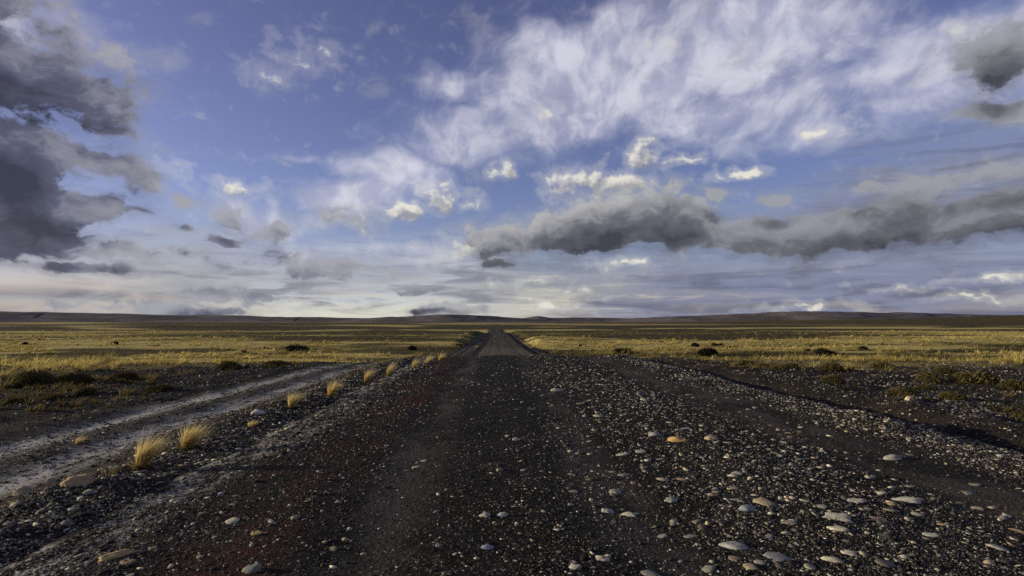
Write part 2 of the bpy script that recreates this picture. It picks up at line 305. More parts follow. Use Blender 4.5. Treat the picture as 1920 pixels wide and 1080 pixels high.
def cross(x, y):
    """cross-section of road, verge, side track and ditch"""
    xw = x + 0.30 * vnoise(x * 0.0 + 3.1, y / 5.0, 11) + 0.10 * vnoise(x / 1.0, y / 1.3, 12)
    g = lambda c, w: np.exp(-((xw - c) / w) ** 2)
    near = 1 - sst(y, 300, 700)
    z = 0.02 - 0.0035 * np.clip(xw - 1.2, -5, 5) ** 2
    z = z - 0.025 * g(-0.9, .35) - 0.02 * g(1.0, .35) - 0.03 * g(3.9, .45) + 0.02 * g(2.5, .5)
    z = z + 0.115 * g(5.6, .52) * (1 - 0.6 * sst(y, 9, 20)) * (0.75 + 0.9 * vnoise(y / 1.4, 0 * x, 14)) - 0.15 * g(6.75, .30) + 0.10 * g(7.9, .5)
    z = z + 0.045 * g(-3.75, .45) - 0.02 * g(-3.0, .3)
    z = z - 0.20 * sst(-xw, 3.9, 5.2) - 0.10 * sst(xw, 6.2, 8.5)
    z = z - 0.025 * g(-5.35, .30) - 0.03 * g(-6.65, .32) + 0.02 * g(-6.0, .25) + 0.02 * g(-7.6, .4)
    z = z + sst(np.abs(xw - 0.6), 7.0, 11.5) * (1.25 * sst(y, 105, 165) * (1 - sst(y, 330, 430)) - 0.5 * sst(y, 40, 60) * (1 - sst(y, 75, 110)))
    return z * near
def micro(x, y):
    rd = sst(x, -3.6, -2.6) * (1 - sst(x, 4.9, 5.3))
    rough = 0.10 * fbm(x / 1.7, y / 1.7, 21, 3) * (1 - rd) + 0.05 * fbm(x / 0.5, y / 0.5, 25, 3) * (1 - 0.75 * rd)
    tr = sst(-x, 4.6, 5.0) * (1 - sst(-x, 7.0, 7.4))
    return rough * (1 - 0.65 * tr) * (1 - sst(np.hypot(x, y), 60, 150))
ROAD_L, ROAD_R = -3.35, 6.25
def land(x, y):
    x = np.asarray(x, float); y = np.asarray(y, float)
    return base_h(x, y) + cross(x, y) + micro(x, y)

# ------------------------------------------------------------------ mesh and object helpers
def mesh_np(name, co, faces, mat=None, smooth=True, attrs=None):
    me = bpy.data.meshes.new(name)
    co = np.ascontiguousarray(co, np.float32); faces = np.ascontiguousarray(faces, np.int32)
    k = faces.shape[1]
    me.vertices.add(len(co)); me.vertices.foreach_set('co', co.ravel())
    me.loops.add(faces.size); me.loops.foreach_set('vertex_index', faces.ravel())
    me.polygons.add(len(faces)); me.polygons.foreach_set('loop_start', np.arange(0, faces.size, k, dtype=np.int32))
    me.polygons.foreach_set('use_smooth', np.full(len(faces), smooth))
    for an, arr in (attrs or {}).items():
        arr = np.asarray(arr, np.float32)
        if arr.ndim == 1:
            a = me.attributes.new(an, 'FLOAT', 'POINT'); a.data.foreach_set('value', arr)
        else:
            a = me.attributes.new(an, 'FLOAT_COLOR', 'POINT')
            c4 = np.ones((len(arr), 4), np.float32); c4[:, :3] = arr; a.data.foreach_set('color', c4.ravel())
    me.update(calc_edges=True)
    if mat: me.materials.append(mat)
    return me
def obj(name, me, parent=None, loc=(0, 0, 0), rot=(0, 0, 0), scale=(1, 1, 1), **props):
    o = bpy.data.objects.new(name, me); COL.objects.link(o)
    o.location = loc; o.rotation_euler = rot; o.scale = scale
    if parent: o.parent = parent
    for k, v in props.items(): o[k] = v
    return o
def grid_faces(nr, nc):
    i = np.arange(nr - 1)[:, None] * nc + np.arange(nc - 1)[None]
    return np.stack([i, i + 1, i + nc + 1, i + nc], -1).reshape(-1, 4)
def material(name):
    m = bpy.data.materials.new(name); m.use_nodes = True; m.node_tree.nodes.clear()
    g = NT(m.node_tree)
    b = g.n.new('ShaderNodeBsdfPrincipled'); o = g.n.new('ShaderNodeOutputMaterial'); g.l.new(b.outputs[0], o.inputs[0])
    b.inputs['Roughness'].default_value = 0.9
    b.inputs['Specular IOR Level'].default_value = 0.06
    return m, g, b
def bump(g, b, h, strength, dist):
    n = g.n.new('ShaderNodeBump'); n.inputs['Strength'].default_value = strength; n.inputs['Distance'].default_value = dist
    g.put(n.inputs['Height'], h); g.l.new(n.outputs[0], b.inputs['Normal'])
def attr(g, name):
    n = g.n.new('ShaderNodeAttribute'); n.attribute_name = name; return n

# ------------------------------------------------------------------ materials of the land
def gravel_nodes(g, pos, dark, light, amount=0.5):
    """fine crushed gravel: two sizes of grains; returns colour, height"""
    v1 = g.voro(pos, 30.0); v2 = g.voro(pos, 85.0)
    r1 = g.sep(v1['Color'])[0]; r2 = g.sep(v2['Color'])[1]
    pick = g.m('POWER', g.m('MULTIPLY_ADD', r1, 0.5, g.m('MULTIPLY', r2, 0.5)), 3.4)
    edge = g.ss(v1['Distance'], 0.30, 0.62, 1.0, 0.30)
    patch = g.noise(pos, 1.1, 5.0, 0.6)
    f = g.m('MULTIPLY', g.m('MULTIPLY', pick, edge), g.ss(patch, 0.3, 0.7, 0.5 * amount, 1.7 * amount))
    c = g.mix(g.m('MINIMUM', f, 1.0), dark, light)
    h = g.m('ADD', g.m('MULTIPLY', g.m('SUBTRACT', 0.6, v1['Distance']), r1), g.m('MULTIPLY', g.m('SUBTRACT', 0.6, v2['Distance']), 0.4))
    return c, h, patch

# ground
GROUND, g, b = material('ground_soil_and_steppe')
pos = g.n.new('ShaderNodeNewGeometry').outputs['Position']
gx, gy, gz = g.sep(pos)
gc, gh, gpatch = gravel_nodes(g, pos, (0.0125, 0.0105, 0.0070), (0.26, 0.235, 0.175), 0.42)
soil = g.mix(g.ss(g.noise(pos, 0.45, 5, 0.6), 0.42, 0.66), gc, (0.034, 0.027, 0.017))
trk = attr(g, 'track').outputs['Fac']
tn = g.m('MULTIPLY', trk, g.ss(g.noise(g.v('MULTIPLY', pos, (1.0, 0.22, 1.0)), 4.0, 9, 0.78), 0.36, 0.56))
soil = g.mix(tn, soil, g.mix(g.ss(gpatch, .35, .65), (0.58, 0.55, 0.45), (0.34, 0.32, 0.26)))
# steppe grass seen from afar: straw, olive and dark scrub in bands, with painted slope shade
s1 = g.noise(g.v('MULTIPLY', pos, (0.0030, 0.020, 0.0)), 1.0, 6, 0.55, dist=0.4)
s2 = g.noise(g.v('MULTIPLY', pos, (0.06, 0.09, 0.0)), 1.0, 6, 0.65)
s3 = g.noise(g.v('MULTIPLY', pos, (0.0005, 0.0036, 0.0)), 1.0, 5, 0.55, dist=0.3)
straw = g.mix(g.ss(s2, 0.35, 0.65), (0.42, 0.325, 0.085), (0.56, 0.45, 0.14))
olive = g.mix(g.ss(s2, 0.35, 0.65), (0.090, 0.074, 0.022), (0.20, 0.155, 0.044))
far = g.ss(gy, 120.0, 900.0)
farfar = g.ss(gy, 900.0, 4000.0)
hb = g.m('ADD', attr(g, 'heath_shade').outputs['Fac'], g.m('MULTIPLY_ADD', s2, 1.2, -0.60))
field = g.mix(g.ss(hb, 0.10, 0.60), straw, olive)
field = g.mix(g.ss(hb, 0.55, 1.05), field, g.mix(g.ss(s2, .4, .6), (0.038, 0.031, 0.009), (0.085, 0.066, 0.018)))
field = g.mix(g.m('MULTIPLY', farfar, g.ss(s1, 0.40, 0.60, 0.15, 0.8)), field, (0.135, 0.115, 0.095))
field = g.mix(g.ss(gy, 35, 110, 0.75, 0.0), field, g.mix(g.ss(s2, .4, .6), (0.10, 0.078, 0.022), (0.24, 0.185, 0.05)))
gm = attr(g, 'grass').outputs['Fac']
gmn = g.ss(g.m('ADD', gm, g.m('MULTIPLY', g.m('SUBTRACT', g.noise(pos, 1.3, 5, 0.65), 0.5), 0.9)), 0.35, 0.75)
g.put(b.inputs['Base Color'], g.mix(gmn, soil, field))
bump(g, b, gh, 0.8, 0.02)

# hills
HILL, g, b = material('far_hill')
pos = g.n.new('ShaderNodeNewGeometry').outputs['Position']
h1 = g.noise(g.v('MULTIPLY', pos, (0.0016, 0.0016, 0.012)), 1.0, 8, 0.62, dist=0.5)
h2 = g.noise(g.v('MULTIPLY', pos, (0.004, 0.004, 0.05)), 1.0, 6, 0.6)
c = g.mix(g.ss(h1, 0.38, 0.62), (0.10, 0.087, 0.068), (0.19, 0.165, 0.135))
c = g.mix(g.ss(h2, 0.5, 0.66, 0, 0.7), c, (0.065, 0.055, 0.05))
g.put(b.inputs['Base Color'], c)

# road
ROAD, g, b = material('gravel_road')
pos = g.n.new('ShaderNodeNewGeometry').outputs['Position']
wn = g.noise(g.v('MULTIPLY', pos, (0.5, 0.16, 0.0)), 1.0, 4, 0.6)
rx = g.m('ADD', g.sep(pos)[0], g.m('MULTIPLY', g.m('SUBTRACT', wn, 0.5), 1.3))
gc, gh, gpatch = gravel_nodes(g, pos, (0.0105, 0.0092, 0.0068), (0.26, 0.24, 0.185), 0.40)
def stripe(x0, w): return g.ss(g.m('ABSOLUTE', g.m('SUBTRACT', rx, x0)), w * 0.25, w, 1.0, 0.0)
n5 = g.noise(g.v('MULTIPLY', pos, (1.0, 0.35, 1.0)), 1.6, 6, 0.65)
red = g.m('MULTIPLY', stripe(-1.75, 0.75), g.ss(n5, 0.42, 0.62, 0.0, 0.8))
c = g.mix(red, gc, (0.060, 0.020, 0.011))
tan = g.m('MULTIPLY', stripe(3.95, 0.55), g.ss(n5, 0.36, 0.60, 0.0, 0.75))
c = g.mix(tan, c, (0.080, 0.068, 0.046))
dust = g.m('MULTIPLY', g.m('MAXIMUM', stripe(4.6, 0.5), g.m('MAXIMUM', stripe(-0.9, 0.4), stripe(1.0, 0.4))), g.ss(n5, 0.40, 0.62, 0.0, 0.7))
c = g.mix(dust, c, (0.070, 0.064, 0.052))
pale = g.m('MULTIPLY', stripe(-2.95, 0.60), g.ss(g.noise(g.v('MULTIPLY', pos, (1.0, 0.4, 1.0)), 5.0, 8, 0.75), 0.45, 0.58, 0.0, 0.9))
c = g.mix(pale, c, (0.36, 0.335, 0.26))
mud = g.ss(g.noise(pos, 2.6, 5, 0.6, dist=0.6), 0.60, 0.72, 0, 0.5)
c = g.mix(mud, c, (0.095, 0.078, 0.052))
fr = g.ss(g.sep(pos)[1], 40, 110)
c = g.mix(fr, c, g.mix(g.ss(g.noise(g.v('MULTIPLY', pos, (1.2, 0.03, 0)), 1.0, 4, .6), .4, .6), (0.046, 0.039, 0.025), (0.090, 0.077, 0.050)))
ry_ = g.sep(pos)[1]
floor_ = g.m('MULTIPLY', g.ss(ry_, 55, 75), g.ss(ry_, 105, 135, 1.0, 0.0))
c = g.mix(g.m('MULTIPLY', floor_, 0.7), c, (0.135, 0.115, 0.075))     # dusty tan soil where the road crosses the hollow
g.put(b.inputs['Base Color'], c)
bump(g, b, gh, 0.8, 0.018)

# stones: colour per stone (attribute in the joined gravel, object colour on single stones)
def stone_mat(name, from_attr):
    m, g, b = material(name)
    tc = g.n.new('ShaderNodeTexCoord').outputs['Object'] if not from_attr else g.n.new('ShaderNodeNewGeometry').outputs['Position']
    base = attr(g, 'tint').outputs['Color'] if from_attr else g.n.new('ShaderNodeObjectInfo').outputs['Color']
    sc_ = 40.0 if from_attr else 2.2
    n = g.noise(tc, sc_, 6, 0.65)
    c = g.mix(g.ss(n, 0.3, 0.7), g.mix(1.0, base, (0.66, 0.64, 0.60), 'MULTIPLY'), g.mix(1.0, base, (1.15, 1.13, 1.08), 'MULTIPLY'))
    if not from_attr:
        n2 = g.noise(tc, 9.0, 4, 0.7)
        c = g.mix(g.ss(n2, 0.52, 0.66, 0, 0.7), c, (0.075, 0.066, 0.05))
        bump(g, b, g.noise(tc, 5.0, 7, 0.7), 0.35, 0.08)
    g.put(b.inputs['Base Color'], c)
    b.inputs['Roughness'].default_value = 0.75
    return m
GRAVEL = stone_mat('gravel_grains', True)
STONE = stone_mat('river_stone', False)

def plant_mat(name, trans=0.25):
    m, g, b = material(name)
    col = attr(g, 'tint').outputs['Color']
    g.put(b.inputs['Base Color'], col)
    b.inputs['Roughness'].default_value = 0.7
    t = g.n.new('ShaderNodeBsdfTranslucent'); g.put(t.inputs[0], col)
    mx = g.n.new('ShaderNodeMixShader'); mx.inputs[0].default_value = trans
    g.l.new(b.outputs[0], mx.inputs[1]); g.l.new(t.outputs[0], mx.inputs[2])
    out = [n for n in g.n if n.type == 'OUTPUT_MATERIAL'][0]
    g.l.new(mx.outputs[0], out.inputs[0])
    return m
BLADE = plant_mat('dry_grass_blade', 0.35)
SHRUB = plant_mat('shrub_leaf', 0.12)

# ------------------------------------------------------------------ ground sheet, hills, road
def spaced(step, near, growth, limit):
    a = [0.0]
    while a[-1] < limit:
        a.append(a[-1] + (step if a[-1] < near else max(step, (a[-1] - near) * growth + step)))
    return np.array(a)
def grass_cover(x, y):
    """share of the ground under steppe grass, 0..1"""
    r = np.hypot(y, 0.65 * x)
    lim = np.where(x < 0, 16.0 + 4.0 * np.tanh((x + 13) / 7), 17.5 - 1.5 * np.tanh((x - 14) / 8))
    e = r + 7 * fbm(x / 9, y / 7, 31, 4) - lim
    cov = sst(e, 0, 9)
    wob = 4.0 * fbm(x / 11, y / 23, 39, 3) * sst(y, 25, 60)
    far_ = sst(y, 40, 70)
    corridor = sst(np.abs(x - 0.6) + wob, 6.8 - 0.6 * far_, 12.5 - 2.5 * far_)
    corridor = np.maximum(corridor, sst(y, 450, 900))
    verge = np.exp(-((x + 4.4) / 0.8) ** 2) * sst(y, 32, 60) * np.clip(0.30 + 1.6 * fbm(y / 14, x * 0, 37, 3), 0, 0.6)
    verge = np.maximum(verge, np.exp(-((x - 7.6) / 0.8) ** 2) * sst(y, 36, 60) * np.clip(0.25 + 1.6 * fbm(y / 17, x * 0 + 4, 35, 3), 0, 0.6))
    return np.maximum(cov * corridor, verge)
def heath_shade_cover(x, y):
    """dark scrub belts across the steppe, plus painted shade of camera-facing slopes, 0..1"""
    x = np.asarray(x, float); y = np.asarray(y, float)
    r = np.hypot(y, 0.4 * x)
    a = fbm(x / 60 + 3, y / 26, 91, 4, .6); b = fbm(x / 260 + 9, y / 100, 93, 5, .6); c = fbm(x / 1300, y / 420, 95, 5, .6)
    n = a * (1 - sst(r, 130, 300)) + b * sst(r, 130, 300) * (1 - sst(r, 700, 1500)) + c * sst(r, 700, 1500)
    h = sst(n - 0.04 + 0.20 * sst(r, 250, 800), -0.12, 0.18) * sst(r, 38, 75)
    xq = x + 40 * fbm(x / 90, y / 90, 97, 3); yq = y + 0.16 * y * fbm(x / 70, y / 60, 99, 4, .6)
    for q in ((-70, 265, -420, 205, 13), (-30, 330, -300, 330, 14), (-150, 190, -30, 205, 4), (60, 235, 420, 225, 7), (45, 165, 330, 158, 4),
              (40, 118, 280, 116, 2.2), (150, 620, 900, 500, 30), (-60, 560, -700, 520, 30), (60, 1000, 500, 1000, 60)):
        h = np.maximum(h, seg_ridge(xq, yq, *q[:4], 1.1, 1.1, q[4], q[4]) * np.clip(0.75 + 1.5 * fbm(x / 40, y / 40, 89, 3), 0, 1))
    h = np.maximum(h, 1.2 * seg_ridge(x, y, 300, 2500, 1400, 1130, 0.6, 1, 150, 190)); h = np.maximum(h, 1.2 * seg_ridge(x, y, 1400, 1130, 5200, 700, 1, 1, 190, 300))  # shade of the right ridge's near slope, put into the ground colour
    h = h * (1 - 0.8 * seg_ridge(x, y, 420, 2600, 1600, 1420, 1, 1, 60, 60))  # sunlit crest of that ridge, painted paler
    return np.clip(h, 0, 1)
def track_mask(x, y):
    xw = x + 0.30 * vnoise(x * 0.0 + 3.1, y / 5.0, 11) + 0.10 * vnoise(x / 1.0, y / 1.3, 12)
    return np.clip(np.exp(-((xw + 5.40) / .30) ** 2) * 0.85 + np.exp(-((xw + 6.70) / .27) ** 2) + 0.10 * np.exp(-((xw + 6.0) / 1.1) ** 2), 0, 1) * (1 - 0.75 * sst(y, 14, 45))

xs = spaced(0.17, 10, 0.075, 26000); xs = np.concatenate([-xs[:0:-1], xs])
ya = spaced(0.17, 30, 0.030, 36000); yb = spaced(0.5, 3, 0.25, 900); ys = np.concatenate([-yb[:0:-1], ya])
X, Y = np.meshgrid(xs, ys)
Z = land(X, Y)
def narrow(y): return 1 - 0.10 * sst(y, 32, 70) - 0.20 * sst(y, 80, 260)
Xe = (X - 1.45) / narrow(Y) + 1.45
inside = sst(Xe, ROAD_L + 0.25, ROAD_L + 0.55) * (1 - sst(Xe, ROAD_R - 0.55, ROAD_R - 0.25)) * (1 - sst(Y, 1500, 1600)) * sst(Y, -60, -40)
Z = Z - 0.22 * inside
obj('ground', mesh_np('ground', np.stack([X, Y, Z], -1).reshape(-1, 3), grid_faces(*X.shape), GROUND, True,
    {'grass': grass_cover(X, Y).ravel(), 'heath_shade': heath_shade_cover(X, Y).ravel(), 'track': track_mask(X, Y).ravel()}), kind='structure')

rxs = np.linspace(ROAD_L, ROAD_R, 78)
rys = ys[(ys > -38) & (ys < 1480)]
X, Y = np.meshgrid(rxs, rys)
Xj = X + (0.35 * fbm(Y / 2.1, 0 * Y + 1.7, 41, 3)) * (1 + 1.2 * sst(Y, 60, 150)) * np.where(np.abs(X - 1.45) > 4.0, (np.abs(X - 1.45) - 4.0) / 0.8, 0)
Xj = (Xj - 1.45) * narrow(Y) + 1.45
Z = land(Xj, Y) + 0.012
e = np.minimum(X - ROAD_L, ROAD_R - X)
Z = Z - 0.10 * (1 - sst(e, 0.0, 0.30))
road = obj('road', mesh_np('road', np.stack([Xj, Y, Z], -1).reshape(-1, 3), grid_faces(*X.shape), ROAD), kind='structure')
def road_top(x, y):
    x = np.asarray(x, float)
    e = np.minimum(x - ROAD_L, ROAD_R - x)
    return land(x, y) + np.where(e > 0.3, 0.012, 0.0)

def ridge(name, pts, depth, seed):
    """long low hill: crest polyline (x, y, height) with a broad bell-shaped section"""
    pts = np.array(pts, float); n = 260
    t = np.linspace(0, 1, n); tp = np.linspace(0, 1, len(pts))
    cx, cy, ch = [np.interp(t, tp, pts[:, k]) for k in range(3)]
    for _ in range(30):
        ch[1:-1] = (ch[:-2] + 2 * ch[1:-1] + ch[2:]) / 4
    s = np.linspace(-1, 1, 31)
    nx, ny = np.gradient(cx), np.gradient(cy); L = np.hypot(nx, ny); nx, ny = -ny / L, nx / L
    Xr = cx[:, None] + nx[:, None] * s * depth; Yr = cy[:, None] + ny[:, None] * s * depth
    prof_ = np.clip(np.cos(s * np.pi / 2), 0, 1) ** 1.4
    dist = np.hypot(cx, cy)[:, None]
    gul = fbm(Xr / (0.05 * dist), Yr / (0.05 * dist), seed, 5, 0.55)
    Zr = 1.25 * ch[:, None] * prof_[None] * (1 + 0.16 * gul) - 14
    return obj(name, mesh_np(name, np.stack([Xr, Yr, Zr], -1).reshape(-1, 3), grid_faces(n, 31), HILL), kind='structure')
ridge('hill', [(-13500, 3000, 150), (-10500, 5200, 170), (-8500, 7200, 150), (-6500, 8500, 118), (-3200, 9500, 72), (-1200, 9800, 40)], 1500, 51)
ridge('hill', [(-2600, 9200, 30), (-1500, 8800, 75), (-800, 8700, 98), (-200, 8900, 84), (300, 9200, 60), (1000, 9600, 30)], 800, 53)
ridge('hill', [(-400, 10800, 40), (500, 10500, 70), (780, 10400, 98), (1000, 10400, 74), (2500, 10400, 64), (3800, 9800, 60)], 600, 55)
ridge('hill', [(1800, 9000, 40), (3000, 8500, 84), (3900, 8200, 124), (4600, 8000, 134), (5400, 8200, 124), (6800, 8600, 108), (9500, 8600, 70)], 1100, 57)

# ------------------------------------------------------------------ stones
def ico(sub):
    bm = bmesh.new(); bmesh.ops.create_icosphere(bm, subdivisions=sub, radius=1.0)
    bm.verts.ensure_lookup_table()
    v = np.array([q.co[:] for q in bm.verts]); f = np.array([[q.index for q in p.verts] for p in bm.faces]); bm.free()
    return v, f
rng = np.random.default_rng(7)
def pebble_shape(v, seed, rough=0.22):
    r = np.random.default_rng(seed)
    w = v.copy()
    for _ in range(5):                                  # a few broken-off faces and bulges
        d = r.normal(size=3); d /= np.linalg.norm(d)
        k = v @ d
        w += d[None] * (r.uniform(-1, 1) * rough * np.clip(k, 0, 1) ** 2)[:, None]
    return w
def stone_mesh(name, seed, sub=2):
    v, f = ico(sub)
    w = pebble_shape(v, seed, 0.45)
    n = fbm(w[:, 0] * 1.7 + 5, w[:, 1] * 1.7 + w[:, 2] * 1.3, seed, 4, 0.6)
    w = w * (1 + 0.42 * n)[:, None]
    return mesh_np(name, w, f, STONE)
PAL = np.array([(0.27, 0.26, 0.225), (0.34, 0.33, 0.28), (0.20, 0.20, 0.185), (0.30, 0.26, 0.19), (0.22, 0.23, 0.24),
                (0.15, 0.145, 0.13), (0.38, 0.36, 0.29), (0.29, 0.26, 0.20), (0.16, 0.15, 0.13), (0.25, 0.20, 0.16)]) * np.array((1.45, 1.42, 1.25))
DARKP = np.array([(0.030, 0.027, 0.021), (0.042, 0.038, 0.030), (0.075, 0.069, 0.054), (0.022, 0.020, 0.015), (0.12, 0.11, 0.085)])

def gravel_density(x, y):
    """number of stones over 2 cm per square metre, share of pale stones"""
    n = 0.35 + 1.6 * np.clip(0.5 + fbm(x / 1.3, y / 1.9, 61, 3), 0, 1)
    g = lambda c, w: np.exp(-((x - c) / w) ** 2)
    dn = 170 + 0 * x
    dn = dn + 120 * g(2.3, 1.9) + 900 * g(5.55, .65) + 560 * g(-2.9, .9) + 560 * g(-3.9, .6) - 70 * g(4.2, .35) - 60 * g(0, 1.0)
    dn = dn + 220 * sst(-x, 7, 9) + 260 * sst(x, 7.0, 8)
    dn = dn + 60 * np.clip(g(-5.35, .4) + g(-6.65, .4), 0, 1)
    pale = 0.17 + 0.27 * g(2.4, 1.8) + 0.26 * g(5.6, .9) + 0.16 * g(-3.4, .9) + 0.1 * sst(x, 7.2, 9)
    yw = 0.4 * vnoise(y / 5.0, x * 0 + 3.1, 11)
    dn = dn * (1 - 0.80 * np.exp(-((x + yw - 4.25) / .42) ** 2)) * (1 - 0.6 * np.exp(-((x + yw + 0.9) / .4) ** 2)) * (1 - 0.5 * np.exp(-((x + yw - 0.9) / .4) ** 2))
    return np.clip(dn, 25, None) * n, np.clip(pale, 0, 0.8)

def scatter(n_try, smin_k, dmin, dmax, seed):
    r = np.random.default_rng(seed)
    # even in log distance and in the sideways ratio
    d = dmin * (dmax / dmin) ** r.random(n_try); u = r.uniform(-1.05, 1.05, n_try)
    x, y = u * d, d
    s0 = np.maximum(smin_k * d, 0.008)
    area = 2.1 * d * d * math.log(dmax / dmin) / n_try        # ground area each try stands for
    dn, pale = gravel_density(x, y)
    want = dn * (s0 / 0.02) ** -2.6 * area
    keep = r.random(n_try) < want
    keep &= (x > -26) & (x < 22)
    x, y, s0, pale = x[keep], y[keep], s0[keep], pale[keep]
    s = s0 * r.random(len(x)) ** (-1 / 2.6)
    big = np.where((x > 4.6) & (x < 6.4), 0.11, np.where(x < -2.2, 0.11, np.where(x > 0.8, 0.10, 0.06)))
    s = np.where(s > big, big * r.uniform(0.5, 1.0, len(s)), s)
    return x, y, s, pale, r
def ground_z(x, y):
    on = (x > ROAD_L + .3) & (x < ROAD_R - .3)
    return land(x, y) + np.where(on, 0.012, 0.0)

def ico0():
    bm = bmesh.new(); bmesh.ops.create_icosphere(bm, subdivisions=1, radius=1.0)
    v = np.array([q.co[:] for q in bm.verts]); f = np.array([[q.index for q in p.verts] for p in bm.faces]); bm.free()
    return v, f
VI, FI = ico0()
lowest = int(np.argmin(VI[:, 2]))
FI = FI[~(FI == lowest).any(1)]; 
mp = -np.ones(len(VI), int); kv = [i for i in range(len(VI)) if i != lowest]; mp[kv] = np.arange(len(kv)); VI = VI[kv]; FI = mp[FI]
VARS = np.stack([pebble_shape(VI, 100 + k, 0.55) * np.random.default_rng(150 + k).uniform(0.80, 1.15, (len(VI), 1)) for k in range(40)])

# angular chips: four corners in the ground and a short edge on top
CHIP_V = np.array([(-1, -.8, -.6), (1, -.7, -.6), (.9, .8, -.6), (-.9, .8, -.6), (-.35, 0, 1), (.4, .1, .85)], float)
CHIP_F = np.array([(0, 1, 4), (1, 5, 4), (1, 2, 5), (2, 3, 5), (3, 4, 5), (3, 0, 4)])
CHIPS = np.stack([CHIP_V * np.random.default_rng(700 + k).uniform(0.55, 1.2, CHIP_V.shape) for k in range(32)])
def place_stones(x, y, s, pale, seed, variants, faces, flat):
    r = np.random.default_rng(seed); n = len(x); nv = variants.shape[1]
    V = variants[r.integers(0, len(variants), n)]
    sc3 = np.stack([s * 0.5, s * 0.5 * r.uniform(0.5, 1.0, n), s * 0.5 * r.uniform(flat[0], flat[1], n)], -1)
    V = V * sc3[:, None, :]
    ang = r.uniform(0, 2 * np.pi, n); tx = r.normal(0, 0.20, n); ty = r.normal(0, 0.20, n)
    ca, sa = np.cos(ang)[:, None], np.sin(ang)[:, None]
    vx = V[..., 0] * ca - V[..., 1] * sa; vy = V[..., 0] * sa + V[..., 1] * ca
    vz = V[..., 2] + vx * tx[:, None] + vy * ty[:, None]
    z = ground_z(x, y) + sc3[:, 2] * r.uniform(-0.25, 0.40, n)
    co = np.stack([vx + x[:, None], vy + y[:, None], vz + z[:, None]], -1).reshape(-1, 3)
    f = (faces[None] + (np.arange(n) * nv)[:, None, None]).reshape(-1, 3)
    isp = r.random(n) < pale
    c = np.where(isp[:, None], PAL[r.integers(0, len(PAL), n)], DARKP[r.integers(0, len(DARKP), n)]) * r.uniform(0.7, 1.25, n)[:, None]
    return co, f, np.repeat(c, nv, 0)
def joined_stones(name, x, y, s, pale, seed, parent):
    small = s < 0.0058 * np.hypot(x, y)
    a = place_stones(x[small], y[small], s[small] * 1.1, pale[small], seed, CHIPS, CHIP_F, (0.35, 0.7))
    b_ = place_stones(x[~small], y[~small], s[~small], pale[~small], seed + 1, VARS, FI, (0.16, 0.40))
    co = np.concatenate([a[0], b_[0]]); f = np.concatenate([a[1], b_[1] + len(a[0])]); t = np.concatenate([a[2], b_[2]])
    print(name, 'stones', len(x), 'tris', len(f))
    return obj(name, mesh_np(name, co, f, GRAVEL, True, {'tint': t}), parent, kind='stuff')
xg, yg, sg, pg, rg = scatter(700000, 0.0024, 2.2, 42.0, 3)
on_road = (xg > ROAD_L + 0.1) & (xg < ROAD_R - 0.1)
joined_stones('gravel', xg[on_road], yg[on_road], sg[on_road], pg[on_road], 5, road)
loose = joined_stones('loose_gravel', xg[~on_road], yg[~on_road], sg[~on_road], pg[~on_road], 8, None)
loose['label'] = 'loose gravel and pebbles strewn over the dark verges'; loose['category'] = 'gravel'

